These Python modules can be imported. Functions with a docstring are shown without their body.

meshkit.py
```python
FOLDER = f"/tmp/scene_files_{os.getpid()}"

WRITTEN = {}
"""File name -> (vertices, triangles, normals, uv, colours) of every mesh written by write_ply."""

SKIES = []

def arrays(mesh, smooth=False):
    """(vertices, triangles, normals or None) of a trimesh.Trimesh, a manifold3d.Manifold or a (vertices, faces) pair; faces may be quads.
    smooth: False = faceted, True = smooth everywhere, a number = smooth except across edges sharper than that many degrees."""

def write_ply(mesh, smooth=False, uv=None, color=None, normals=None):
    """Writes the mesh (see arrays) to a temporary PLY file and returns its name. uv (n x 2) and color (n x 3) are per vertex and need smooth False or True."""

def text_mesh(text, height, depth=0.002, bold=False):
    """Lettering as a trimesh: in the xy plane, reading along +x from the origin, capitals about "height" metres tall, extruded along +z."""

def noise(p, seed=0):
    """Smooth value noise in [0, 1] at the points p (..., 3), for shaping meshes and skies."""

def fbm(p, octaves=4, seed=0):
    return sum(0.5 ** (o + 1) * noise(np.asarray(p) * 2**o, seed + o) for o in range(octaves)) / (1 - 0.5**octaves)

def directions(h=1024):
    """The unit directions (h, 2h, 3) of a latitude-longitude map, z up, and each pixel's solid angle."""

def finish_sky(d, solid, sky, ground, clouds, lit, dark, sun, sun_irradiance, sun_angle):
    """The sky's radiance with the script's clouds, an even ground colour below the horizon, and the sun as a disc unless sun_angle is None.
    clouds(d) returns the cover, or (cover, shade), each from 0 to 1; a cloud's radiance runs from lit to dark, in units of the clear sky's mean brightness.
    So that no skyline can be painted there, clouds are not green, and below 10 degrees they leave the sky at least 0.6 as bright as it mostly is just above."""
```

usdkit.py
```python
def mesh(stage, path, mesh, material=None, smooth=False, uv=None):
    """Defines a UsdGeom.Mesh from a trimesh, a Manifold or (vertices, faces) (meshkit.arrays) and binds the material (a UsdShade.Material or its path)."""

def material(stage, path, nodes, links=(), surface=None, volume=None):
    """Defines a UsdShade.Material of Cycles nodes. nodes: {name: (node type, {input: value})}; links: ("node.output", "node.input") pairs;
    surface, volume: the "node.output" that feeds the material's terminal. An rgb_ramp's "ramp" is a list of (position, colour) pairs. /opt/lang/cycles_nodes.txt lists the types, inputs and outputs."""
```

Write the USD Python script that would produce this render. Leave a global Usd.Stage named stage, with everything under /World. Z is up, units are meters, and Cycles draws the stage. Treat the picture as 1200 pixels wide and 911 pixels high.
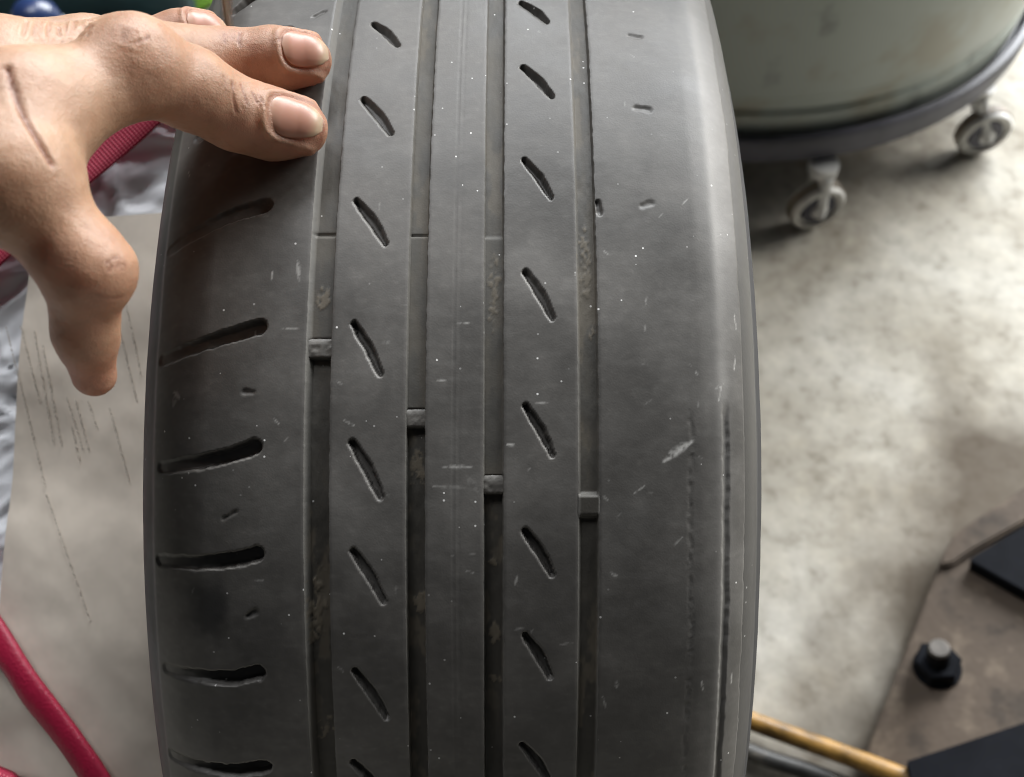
import math, random
import numpy as np
import trimesh
import usdkit
from meshkit import noise, fbm
from scipy.interpolate import PchipInterpolator, CubicSpline
from pxr import Usd, UsdGeom, UsdLux, UsdShade, Gf, Sdf, Vt

stage = Usd.Stage.CreateInMemory()
UsdGeom.SetStageUpAxis(stage, 'Z')
UsdGeom.Xform.Define(stage, '/World')
UsdGeom.Scope.Define(stage, '/World/Looks')
rng = np.random.default_rng(7)
random.seed(7)

# ------------------------------------------------------------------ camera
R = 0.28                      # tyre radius, metres; the tyre stands at x = 0, its axle along x
F = 1060.0                    # focal length in pixels of the 1200 x 911 photograph
PITCH = math.radians(58.0)
NEAR = math.radians(61.4)     # elevation of the tread point that is nearest to the lens
DIST = R + 0.241
CAM = np.array([0.0159, -DIST * math.cos(NEAR), R + DIST * math.sin(NEAR)])
FWD = np.array([0, math.cos(PITCH), -math.sin(PITCH)])
UP = np.array([0, math.sin(PITCH), math.cos(PITCH)])
RIGHT = np.array([1.0, 0, 0])
cam = UsdGeom.Camera.Define(stage, '/World/camera')
cam.CreateHorizontalApertureAttr(36.0)
cam.CreateVerticalApertureAttr(36.0 * 777 / 1024)
cam.CreateFocalLengthAttr(36.0 * F / 1200)
cam.CreateClippingRangeAttr(Gf.Vec2f(0.01, 100))
cam.CreateFStopAttr(12.5)
cam.CreateFocusDistanceAttr(0.262)
cam.CreateExposureAttr(0.28)
m = np.eye(4); m[0, :3], m[1, :3], m[2, :3], m[3, :3] = RIGHT, UP, -FWD, CAM
UsdGeom.Xformable(cam).AddTransformOp().Set(Gf.Matrix4d(*m.ravel().tolist()))

# ------------------------------------------------------------------ light: a garage with its open door behind and to the right
def usd_xform(prim, pos, target):
    z = np.asarray(pos, float) - np.asarray(target, float); z /= np.linalg.norm(z)
    x = np.cross([0, 0, 1.0], z); x /= np.linalg.norm(x)
    y = np.cross(z, x)
    a = np.eye(4); a[0, :3], a[1, :3], a[2, :3], a[3, :3] = x, y, z, pos
    UsdGeom.Xformable(prim).AddTransformOp().Set(Gf.Matrix4d(*a.ravel().tolist()))

def rect(name, pos, target, w, h, inten, color):
    l = UsdLux.RectLight.Define(stage, '/World/' + name)
    l.CreateWidthAttr(w); l.CreateHeightAttr(h); l.CreateIntensityAttr(inten); l.CreateColorAttr(Gf.Vec3f(*color))
    usd_xform(l.GetPrim(), pos, target)
    return l

rect('door_light', (2.0, 5.2, 3.3), (0.1, 0.0, 0.4), 5.0, 4.2, 24.0, (0.95, 0.98, 1.0))
rect('side_door_light', (5.0, 2.9, 2.6), (0.1, 0.1, 0.4), 2.4, 2.4, 20.0, (1.0, 0.98, 0.94))
rect('overhead_fill', (-0.7, 1.3, 3.0), (-0.1, 0.0, 0.3), 1.4, 0.6, 15.0, (0.97, 0.98, 1.0))  # unseen overhead fill, added to brighten the bag and paper
usdkit.material(stage, '/World/Looks/room_air', {'b': ('background_shader', {'color': (0.90, 0.95, 1.0), 'strength': 0.022})}, surface='b.background')
dome = UsdLux.DomeLight.Define(stage, '/World/room_light')
UsdShade.MaterialBindingAPI.Apply(dome.GetPrim()).Bind(UsdShade.Material.Get(stage, '/World/Looks/room_air'))

# ------------------------------------------------------------------ helpers
def ray(px, py):
    px, py = np.asarray(px, float), np.asarray(py, float)
    return FWD + ((px - 600) / F)[..., None] * RIGHT + (-(py - 455.5) / F)[..., None] * UP

def at(px, py, depth):                                   # the point seen at a pixel at a depth along the lens axis
    return CAM + np.asarray(depth, float)[..., None] * ray(px, py)

def on_floor(px, py, z=0.0):
    d = ray(px, py)
    return CAM + ((z - CAM[2]) / d[..., 2])[..., None] * d

def on_plane(px, py, p0, n):
    d = ray(px, py)
    return CAM + (((p0 - CAM) @ n) / (d @ n))[..., None] * d

def on_cyl(px, py, rad):                                 # first hit with the tyre's cylinder
    d = ray(px, py)
    o = CAM - np.array([0, 0, R])
    a = d[..., 1] ** 2 + d[..., 2] ** 2
    b = o[1] * d[..., 1] + o[2] * d[..., 2]
    c = o[1] ** 2 + o[2] ** 2 - np.asarray(rad) ** 2
    t = (-b - np.sqrt(np.maximum(b * b - a * c, 0))) / a
    return CAM + t[..., None] * d

def to_tread(px, py):                                    # (x, angle from the nearest tread point, up positive)
    p = on_cyl(px, py, R - 0.0008)
    return p[..., 0], math.pi - NEAR - np.arctan2(p[..., 2] - R, p[..., 1]) if False else (np.arctan2(p[..., 2] - R, -p[..., 1]) - NEAR)

_used = {}
def numbered(path):
    k = _used.get(path, -1) + 1
    _used[path] = k
    return path if k == 0 else f'{path}_{k:03d}'

def P(x):
    return str(x.GetPath()) if hasattr(x, 'GetPath') else x

def setdata(prim, label=None, cat=None, group=None, kind=None):
    for k, v in (('label', label), ('category', cat), ('group', group), ('kind', kind)):
        if v: prim.SetCustomDataByKey(k, v)
    return prim

def obj(name, mesh, mat, parent='/World', smooth=False, prim=None, **data):
    path = numbered(P(parent) + '/' + name)
    g = usdkit.mesh(stage, path, mesh, M[mat], smooth=smooth)
    for k, v in (prim or {}).items():
        v = np.asarray(v, np.float32)
        if v.ndim == 1:
            UsdGeom.PrimvarsAPI(g).CreatePrimvar(k, Sdf.ValueTypeNames.FloatArray, 'vertex').Set(Vt.FloatArray.FromNumpy(v))
        else:
            UsdGeom.PrimvarsAPI(g).CreatePrimvar(k, Sdf.ValueTypeNames.Color3fArray, 'vertex').Set(Vt.Vec3fArray.FromNumpy(v))
    return setdata(g.GetPrim(), **data)

def thing(name, label, cat, loc=(0, 0, 0), group=None):
    x = UsdGeom.Xform.Define(stage, numbered('/World/' + name))
    x.AddTranslateOp().Set(Gf.Vec3d(*map(float, loc)))
    return setdata(x.GetPrim(), label, cat, group)

def lathe(profile, n=64):                                # profile [(r, z)] turned round z
    p = np.asarray(profile, float)
    return trimesh.creation.revolve(p, sections=n)

def tube(path, r, n=12):
    path = np.asarray(path, float)
    rr = np.broadcast_to(np.asarray(r, float), (len(path),))
    t = np.gradient(path, axis=0); t /= np.linalg.norm(t, axis=1, keepdims=True)
    ref = np.array([0, 0, 1.0]) if abs(t[0, 2]) < 0.9 else np.array([1.0, 0, 0])
    V = []
    for p, d, q in zip(path, t, rr):
        a = np.cross(ref, d); a /= np.linalg.norm(a); b = np.cross(d, a)
        ang = np.linspace(0, 2 * np.pi, n, endpoint=False)
        V.append(p + q * (np.cos(ang)[:, None] * a + np.sin(ang)[:, None] * b))
    k = len(path)
    V = np.vstack(V + [path[:1], path[-1:]])
    Fc = []
    for i in range(k - 1):
        for j in range(n):
            a, b = i * n + j, i * n + (j + 1) % n
            Fc += [(a, b, b + n), (a, b + n, a + n)]
    for j in range(n):
        Fc += [(k * n, (j + 1) % n, j), (k * n + 1, (k - 1) * n + j, (k - 1) * n + (j + 1) % n)]
    return trimesh.Trimesh(V, np.array(Fc), process=False)

def rounded_box(sx, sy, sz, r=0.004):
    import manifold3d as mf
    b = mf.Manifold.hull(mf.Manifold.compose([mf.Manifold.sphere(r, 12).translate((x * (sx / 2 - r), y * (sy / 2 - r), z * (sz / 2 - r))) for x in (-1, 1) for y in (-1, 1) for z in (-1, 1)]))
    q = b.to_mesh()
    return trimesh.Trimesh(q.vert_properties[:, :3], q.tri_verts, process=False)

def grid_faces(rows, cols, wrap=False):
    r = np.arange(rows if wrap else rows - 1)[:, None]
    c = np.arange(cols - 1)[None]
    r2 = (r + 1) % rows
    a, b, d, e = r * cols + c, r * cols + c + 1, r2 * cols + c, r2 * cols + c + 1
    return np.vstack([np.stack([a, b, e], -1).reshape(-1, 3), np.stack([a, e, d], -1).reshape(-1, 3)])

def thick_sheet(P0, off):                                # a grid of points (r, c, 3) given thickness along per-point offsets
    r, c = P0.shape[:2]
    top, bot = P0.reshape(-1, 3), (P0 + off).reshape(-1, 3)
    f = grid_faces(r, c)
    n = r * c
    idx = np.arange(n).reshape(r, c)
    loop = np.concatenate([idx[0, :], idx[1:, -1], idx[-1, ::-1][1:], idx[::-1, 0][1:-1]])
    nx = np.roll(loop, -1)
    side = np.vstack([np.stack([loop, nx + n, nx], -1), np.stack([loop, loop + n, nx + n], -1)])
    return trimesh.Trimesh(np.vstack([top, bot]), np.vstack([f, f[:, ::-1] + n, side]), process=False)

def sstep(a, b, x):
    t = np.clip((x - a) / (b - a), 0, 1)
    return t * t * (3 - 2 * t)

# ------------------------------------------------------------------ materials
M = {}
def mat(name, nodes, links, surface='p.BSDF'):
    M[name] = usdkit.material(stage, '/World/Looks/' + name, nodes, links, surface=surface)

def plain(name, color, rough=0.5, metal=0.0, var=0.25, scale=30.0, bump=0.0, spec=0.5, bscale=200.0, dirt=None):
    c = np.asarray(color, float)
    nodes = {'g': ('geometry', {}),
             'n': ('noise_texture', {'scale': scale, 'detail': 5.0, 'roughness': 0.6}),
             'r': ('rgb_ramp', {'ramp': [(0.36, tuple(c * (1 - var))), (0.5, tuple(c)), (0.66, tuple(np.minimum(c * (1 + var), 1)))] if dirt is None else [(0.36, tuple(c * (1 - var))), (0.47, tuple(c)), (0.55, tuple(c)), (0.66, dirt)]}),
             'p': ('principled_bsdf', {'roughness': rough, 'metallic': metal, 'specular_ior_level': spec})}
    links = [('g.position', 'n.vector'), ('n.fac', 'r.fac'), ('r.color', 'p.base_color')]
    if bump:
        nodes['bn'] = ('noise_texture', {'scale': bscale, 'detail': 3.0})
        nodes['b'] = ('bump', {'strength': bump, 'distance': 0.001})
        links += [('g.position', 'bn.vector'), ('bn.fac', 'b.height'), ('b.normal', 'p.normal')]
    mat(name, nodes, links)

# worn rubber: grey-black, dusty, with bright grit specks; vertex data carries scuffs, mud and grease that have shapes of their own
def rubber(name, base, rough, speck=1.0):
    c = np.asarray(base, float)
    mat(name, {
        'g': ('geometry', {}),
        'n1': ('noise_texture', {'scale': 28.0, 'detail': 6.0, 'roughness': 0.62}),
        'r1': ('rgb_ramp', {'ramp': [(0.36, tuple(c * 0.74)), (0.5, tuple(c)), (0.66, tuple(c * 1.4))]}),
        'st': ('mapping', {'scale': (420.0, 560.0, 560.0)}),
        'n2': ('noise_texture', {'scale': 1.0, 'detail': 3.0}),
        'r2': ('rgb_ramp', {'ramp': [(0.3, (0.9,) * 3), (0.6, (1.0,) * 3), (0.78, (1.2,) * 3)]}),
        'mm': ('mix_color', {'blend_type': 'multiply', 'fac': 1.0}),
        'v': ('voronoi_texture', {'scale': 480.0, 'feature': 'f1'}),
        'sep': ('separate_color', {}),
        'd': ('math', {'math_type': 'less_than', 'value2': 0.14}),
        'k': ('math', {'math_type': 'greater_than', 'value2': 1 - 0.11 * speck}),
        'dk': ('math', {'math_type': 'multiply'}),
        'n3': ('noise_texture', {'scale': 55.0, 'detail': 2.0}),
        'n3r': ('map_range', {'from_min': 0.46, 'from_max': 0.60, 'to_min': 0.0, 'to_max': 1.0, 'clamp': True}),
        'dk2': ('math', {'math_type': 'multiply'}),
        'm1': ('mix_color', {'b': (0.75, 0.74, 0.72)}),
        'ad': ('attribute', {'attribute': 'dust_sheen'}),
        'm2': ('mix_color', {'b': (0.42, 0.41, 0.39)}),
        'am': ('attribute', {'attribute': 'mud'}),
        'm3': ('mix_color', {'b': (0.15, 0.125, 0.09)}),
        'ak': ('attribute', {'attribute': 'grease'}),
        'm4': ('mix_color', {'b': (0.012, 0.012, 0.013)}),
        'bn': ('noise_texture', {'scale': 1900.0, 'detail': 3.0}),
        'b1': ('bump', {'strength': 0.09, 'distance': 0.0004}),
        'rr': ('map_range', {'from_min': 0.3, 'from_max': 0.7, 'to_min': rough - 0.07, 'to_max': rough + 0.09}),
        'p': ('principled_bsdf', {'specular_ior_level': 0.5}),
    }, [('g.position', 'n1.vector'), ('n1.fac', 'r1.fac'), ('g.position', 'st.vector'), ('st.vector', 'n2.vector'), ('n2.fac', 'r2.fac'),
        ('r1.color', 'mm.a'), ('r2.color', 'mm.b'), ('g.position', 'v.vector'), ('v.color', 'sep.color'), ('v.distance', 'd.value1'), ('sep.r', 'k.value1'),
        ('d.value', 'dk.value1'), ('k.value', 'dk.value2'), ('g.position', 'n3.vector'), ('n3.fac', 'n3r.value'), ('dk.value', 'dk2.value1'), ('n3r.result', 'dk2.value2'),
        ('dk2.value', 'm1.fac'), ('mm.result', 'm1.a'), ('m1.result', 'm2.a'), ('ad.fac', 'm2.fac'), ('m2.result', 'm3.a'), ('am.fac', 'm3.fac'),
        ('m3.result', 'm4.a'), ('ak.fac', 'm4.fac'), ('m4.result', 'p.base_color'),
        ('g.position', 'bn.vector'), ('bn.fac', 'b1.height'), ('b1.normal', 'p.normal'), ('n1.fac', 'rr.value'), ('rr.result', 'p.roughness')])

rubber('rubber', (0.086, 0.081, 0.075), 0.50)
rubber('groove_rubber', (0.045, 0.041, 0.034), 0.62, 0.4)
rubber('sidewall_rubber', (0.014, 0.014, 0.016), 0.75, 0.3)

mat('skin', {
    'g': ('geometry', {}),
    'a': ('attribute', {'attribute': 'tone'}),
    'n': ('noise_texture', {'scale': 160.0, 'detail': 5.0, 'roughness': 0.65}),
    'r': ('rgb_ramp', {'ramp': [(0.3, (0.84, 0.80, 0.78)), (0.5, (1, 1, 1)), (0.75, (1.1, 1.07, 1.05))]}),
    'mm': ('mix_color', {'blend_type': 'multiply', 'fac': 1.0}),
    'v': ('voronoi_texture', {'scale': 1700.0, 'feature': 'distance_to_edge'}),
    'n2': ('noise_texture', {'scale': 1200.0, 'detail': 4.0}),
    'vm': ('math', {'math_type': 'multiply', 'value2': 0.8}),
    'h': ('math', {'math_type': 'add'}),
    'b': ('bump', {'strength': 0.30, 'distance': 0.0005}),
    'p': ('principled_bsdf', {'roughness': 0.50, 'subsurface_weight': 0.15, 'subsurface_scale': 0.004, 'subsurface_radius': (1.0, 0.35, 0.18), 'specular_ior_level': 0.5}),
}, [('g.position', 'n.vector'), ('n.fac', 'r.fac'), ('a.color', 'mm.a'), ('r.color', 'mm.b'), ('mm.result', 'p.base_color'),
    ('g.position', 'v.vector'), ('g.position', 'n2.vector'), ('v.distance', 'vm.value1'), ('vm.value', 'h.value1'), ('n2.fac', 'h.value2'), ('h.value', 'b.height'), ('b.normal', 'p.normal')])
mat('nail', {
    'a': ('attribute', {'attribute': 'tone'}),
    'p': ('principled_bsdf', {'roughness': 0.40, 'subsurface_weight': 0.2, 'subsurface_scale': 0.002, 'coat_weight': 0.08, 'coat_roughness': 0.25}),
}, [('a.color', 'p.base_color')])

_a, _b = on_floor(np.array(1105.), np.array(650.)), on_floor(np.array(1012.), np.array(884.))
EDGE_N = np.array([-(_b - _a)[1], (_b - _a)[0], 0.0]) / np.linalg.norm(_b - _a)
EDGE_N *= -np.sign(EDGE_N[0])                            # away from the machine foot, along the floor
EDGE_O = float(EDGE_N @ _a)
# concrete: pale, blotched with damp and dirt
mat('concrete', {
    'g': ('geometry', {}),
    'n1': ('noise_texture', {'scale': 6.5, 'detail': 8.0, 'roughness': 0.62, 'distortion': 0.4}),
    'r1': ('rgb_ramp', {'ramp': [(0.3, (0.25, 0.222, 0.175)), (0.43, (0.37, 0.343, 0.29)), (0.54, (0.45, 0.425, 0.37)), (0.68, (0.52, 0.50, 0.45))]}),
    'n2': ('noise_texture', {'scale': 42.0, 'detail': 6.0, 'roughness': 0.7}),
    'r2': ('rgb_ramp', {'ramp': [(0.3, (0.62, 0.60, 0.57)), (0.46, (0.95, 0.95, 0.95)), (0.55, (1.03, 1.03, 1.03)), (0.70, (1.2, 1.2, 1.18))]}),
    'mm': ('mix_color', {'blend_type': 'multiply', 'fac': 1.0}),
    'b': ('bump', {'strength': 0.4, 'distance': 0.002}),
    # oily brown grime, plus the shade beside the machine foot painted into the colour
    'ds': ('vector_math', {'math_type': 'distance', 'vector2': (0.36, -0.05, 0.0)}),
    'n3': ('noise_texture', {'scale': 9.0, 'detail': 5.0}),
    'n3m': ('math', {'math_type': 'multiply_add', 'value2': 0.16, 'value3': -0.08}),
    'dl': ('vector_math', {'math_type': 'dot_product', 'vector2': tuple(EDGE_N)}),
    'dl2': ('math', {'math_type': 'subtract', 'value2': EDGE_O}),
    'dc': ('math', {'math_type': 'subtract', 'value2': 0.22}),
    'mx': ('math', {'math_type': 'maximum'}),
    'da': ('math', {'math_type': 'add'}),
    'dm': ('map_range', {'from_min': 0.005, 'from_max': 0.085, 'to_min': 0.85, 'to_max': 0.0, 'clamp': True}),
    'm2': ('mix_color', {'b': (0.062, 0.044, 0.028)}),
    'p': ('principled_bsdf', {'roughness': 0.8, 'specular_ior_level': 0.18}),
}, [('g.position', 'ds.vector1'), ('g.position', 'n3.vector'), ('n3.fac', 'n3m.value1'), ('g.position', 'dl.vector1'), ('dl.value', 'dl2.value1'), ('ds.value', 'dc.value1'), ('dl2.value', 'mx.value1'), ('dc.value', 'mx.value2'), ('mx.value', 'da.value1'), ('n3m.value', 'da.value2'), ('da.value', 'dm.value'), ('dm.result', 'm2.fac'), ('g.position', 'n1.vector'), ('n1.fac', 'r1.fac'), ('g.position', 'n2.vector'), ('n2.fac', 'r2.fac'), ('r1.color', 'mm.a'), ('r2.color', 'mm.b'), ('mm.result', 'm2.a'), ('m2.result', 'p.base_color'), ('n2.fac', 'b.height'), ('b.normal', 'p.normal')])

plain('drum_skin', (0.335, 0.37, 0.335), 0.38, 0.0, 0.55, 8.0, 0.15, dirt=(0.285, 0.28, 0.22))
plain('dolly_black', (0.055, 0.055, 0.075), 0.5, 0.0, 0.3, 20.0)
plain('caster_grey', (0.66, 0.65, 0.62), 0.45, 0.0, 0.15, 60.0)
plain('caster_tread', (0.24, 0.20, 0.16), 0.6, 0.0, 0.2, 60.0)
plain('zinc', (0.62, 0.62, 0.61), 0.45, 0.2, 0.15, 60.0)
plain('plate_steel', (0.082, 0.060, 0.043), 0.6, 0.0, 0.45, 26.0, 0.3, spec=0.25, dirt=(0.14, 0.108, 0.078))
plain('rusty_edge', (0.20, 0.115, 0.06), 0.7, 0.0, 0.5, 60.0, 0.4)
plain('flat_black', (0.008, 0.009, 0.012), 0.6, 0.0, 0.2, 40.0, spec=0.05)  # black of the bolt; on the slabs it paints the shade of openings
plain('bolt_steel', (0.12, 0.11, 0.10), 0.5, 0.4, 0.25, 120.0)
plain('brass_hose', (0.27, 0.150, 0.036), 0.38, 0.0, 0.5, 70.0)
plain('dark_hose', (0.035, 0.035, 0.034), 0.5, 0.0, 0.6, 40.0, dirt=(0.16, 0.145, 0.12))
plain('teal_plastic', (0.022, 0.065, 0.075), 0.45, 0.0, 0.2, 15.0)
plain('navy_plastic', (0.018, 0.035, 0.11), 0.3, 0.0, 0.2, 30.0)
plain('white_plastic', (0.6, 0.62, 0.66), 0.4, 0.0, 0.1, 30.0)
plain('lime_plastic', (0.24, 0.52, 0.035), 0.4, 0.0, 0.12, 12.0)
plain('ink', (0.46, 0.41, 0.35), 0.7, 0.0, 0.3, 700.0)
plain('paper', (0.74, 0.66, 0.565), 0.75, 0.0, 0.12, 22.0, 0.25, bscale=60.0)
plain('film', (0.86, 0.88, 0.92), 0.45, 0.0, 0.10, 14.0, 0.5, bscale=45.0)

# clear film: transparent with a glossy glint
mat('clear_film', {
    'g': ('geometry', {}), 'n': ('noise_texture', {'scale': 55.0, 'detail': 2.0, 'distortion': 0.5}),
    'b': ('bump', {'strength': 0.12, 'distance': 0.002}),
    'fr': ('fresnel', {'IOR': 1.3}),
    't': ('transparent_bsdf', {'color': (0.97, 0.97, 0.97)}),
    's': ('glossy_bsdf', {'color': (0.9, 0.9, 0.9), 'roughness': 0.22}),
    'mx': ('mix_closure', {}),
}, [('g.position', 'n.vector'), ('n.fac', 'b.height'), ('b.normal', 's.normal'), ('fr.fac', 'mx.fac'), ('t.BSDF', 'mx.closure1'), ('s.BSDF', 'mx.closure2')], surface='mx.closure')

# woven red webbing: two crossed waves make the basket weave (mesh uv in metres)
mat('red_webbing', {
    'tc': ('texture_coordinate', {}),
    'w1': ('wave_texture', {'scale': 190.0, 'bands_direction': 'x', 'distortion': 0.3}),
    'w2': ('wave_texture', {'scale': 260.0, 'bands_direction': 'y', 'distortion': 0.3}),
    'mul': ('math', {'math_type': 'multiply'}),
    'r': ('rgb_ramp', {'ramp': [(0.0, (0.38, 0.006, 0.045)), (0.35, (0.60, 0.02, 0.08)), (0.62, (0.72, 0.14, 0.19)), (1.0, (0.75, 0.32, 0.34))]}),
    'b': ('bump', {'strength': 0.5, 'distance': 0.0006}),
    'p': ('principled_bsdf', {'roughness': 0.6}),
}, [('tc.UV', 'w1.vector'), ('tc.UV', 'w2.vector'), ('w1.fac', 'mul.value1'), ('w2.fac', 'mul.value2'), ('mul.value', 'r.fac'), ('r.color', 'p.base_color'), ('mul.value', 'b.height'), ('b.normal', 'p.normal')])
plain('red_piping', (0.36, 0.010, 0.045), 0.42, 0.0, 0.12, 60.0, 0.3, bscale=900.0)

# ------------------------------------------------------------------ the floor
g = 0.10
fx, fy = np.meshgrid(np.arange(-5, 6.01, g), np.arange(-3, 7.01, g))
fz = (fbm(np.stack([fx * 0.8, fy * 0.8, fx * 0], -1), 3, 3) - 0.5) * 0.002 - 0.001
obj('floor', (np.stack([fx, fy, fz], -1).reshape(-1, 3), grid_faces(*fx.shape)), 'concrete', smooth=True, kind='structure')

# ------------------------------------------------------------------ the tyre
LBL_TYRE = 'worn black car tyre standing upright under the hand, tread bald on the right side'
tyre = setdata(UsdGeom.Xform.Define(stage, numbered('/World/worn_tyre')).GetPrim(), LBL_TYRE, 'tyre')
prof = np.array([(0, 0), (.03, .0003), (.05, .0008), (.066, .0017), (.0735, .0040), (.0795, .0078), (.0842, .0130), (.0868, .0185), (.0884, .025), (.0908, .032), (.0922, .044),
                 (.0895, .058), (.077, .073), (.065, .085), (.060, .090), (.057, .094)])
tl = np.concatenate([[0], np.cumsum(np.hypot(*np.diff(prof, axis=0).T))])
PX, PD = PchipInterpolator(tl, prof[:, 0]), PchipInterpolator(tl, prof[:, 1])
X2T = PchipInterpolator(prof[:11, 0], tl[:11])

def section(t):                                          # arc length -> (x, drop), normal (nx, nr)
    s, a = np.sign(t), np.abs(t)
    a = np.minimum(a, tl[-1])
    x, d = PX(a), PD(a)
    dx, dd = PX(a, 1), PD(a, 1)
    L = np.hypot(dx, dd) + 1e-12
    x = x + np.where(s < 0, .0036 * np.clip((x - .066) / .022, 0, 1) ** 2, 0)   # the left sidewall bulges a little more
    return s * x, d, s * dd / L, dx / L

th = np.concatenate([np.arange(math.radians(-42), math.radians(63), 0.00165), np.arange(math.radians(64), math.radians(317), math.radians(1.5))])
dense = th < math.radians(63.5)
ROWS = len(th)

def skin_of(t, depth):                                   # t, depth (rows, cols) -> points
    x, d, nx, nr = section(t)
    r = R - d - depth * nr
    x = x - depth * nx
    a = NEAR + th[:, None]
    return np.stack([x, -np.cos(a) * r, R + np.sin(a) * r], -1)

def wob(seed, amp, freq):                                # small ragged wander along the circumference
    u = np.stack([th * R * freq, np.full_like(th, seed * 7.3), np.zeros_like(th)], -1)
    return (fbm(u, 4, seed) - 0.5) * 2 * amp

def seg_sd(u, v, p):                                     # distance to a polyline and the position along it (0..1)
    best, tt, n = np.full(u.shape, 9.0), np.zeros(u.shape), len(p) - 1
    for i in range(n):
        a, b = p[i], p[i + 1]
        d = b - a
        t = np.clip(((u - a[0]) * d[0] + (v - a[1]) * d[1]) / (d @ d), 0, 1)
        q = np.hypot(u - a[0] - t * d[0], v - a[1] - t * d[1])
        k = q < best
        best, tt = np.where(k, q, best), np.where(k, (i + t) / n, tt)
    return best, tt

def tread_pt(px, py):
    x, a = to_tread(px, py)
    return np.array([float(np.sign(x) * X2T(abs(x))), float(a) * R])

# grooves: left edge, right edge (pixels at the height of the nearest point), depth, widths of the left and right walls
x_of = lambda px: (px - 530.0) / 4400
GR = [(x_of(355.5), x_of(386), .0029, .0016, .0004), (x_of(475), x_of(498.5), .0030, .0005, .0004), (x_of(566), x_of(590.5), .0030, .0005, .0005), (x_of(677.5), x_of(702.5), .0015, .0009, .0005)]

# short slots, long-oval, leaning to the right as they go down
slots = []
for cx, cy, hx, hy in [(452, 43, 14, 13), (442, 138, 16, 20), (435, 262, 17, 25), (430.5, 410, 16, 30), (429.5, 551, 17, 32), (432, 675, 18, 30), (435, 813, 19, 28), (428, 908, 14, 16)]:
    slots.append((cx, cy, hx, hy, 4.7))
for cx, cy, hx, hy in [(626, 17, 15, 11), (629.5, 98, 17, 17), (630, 211, 16, 22), (631.5, 347, 16, 27), (631.5, 505, 16, 29), (631, 648, 16, 26), (630, 768, 15, 25), (628, 893, 16, 22)]:
    slots.append((cx, cy, hx, hy, 4.3))
SL = []
for cx, cy, hx, hy, w in slots:
    a, b, c = tread_pt(cx - hx, cy - hy), tread_pt(cx + hx, cy + hy), tread_pt(cx + 1.5, cy - 1.5)
    SL.append((np.array([a, c, b]), w * rng.uniform(.78, 1.02) / 4400, .0022 * rng.uniform(.75, 1.1)))
# lateral slots of the left shoulder
LS = []
for pts in ([(310, 241), (275, 250), (238, 265), (195, 282)], [(303, 384), (275, 391), (238, 402), (186, 418)], [(297, 524), (270, 533), (236, 542), (184, 550)],
            [(300, 650), (272, 657), (236, 661), (182, 664)], [(302, 789), (276, 796), (240, 796), (190, 797)], [(310, 900), (280, 905), (240, 905), (196, 905)],
            [(336, 36), (318, 40), (300, 46), (280, 54)], [(322, 118), (290, 128), (262, 138), (230, 152)], [(302, -9), (288, -3), (275, 4), (264, 10)]):
    LS.append((np.array([tread_pt(*p) for p in pts]), 8.6 / 4400, .0014 if pts[0] == (310, 241) else .0029))
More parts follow.
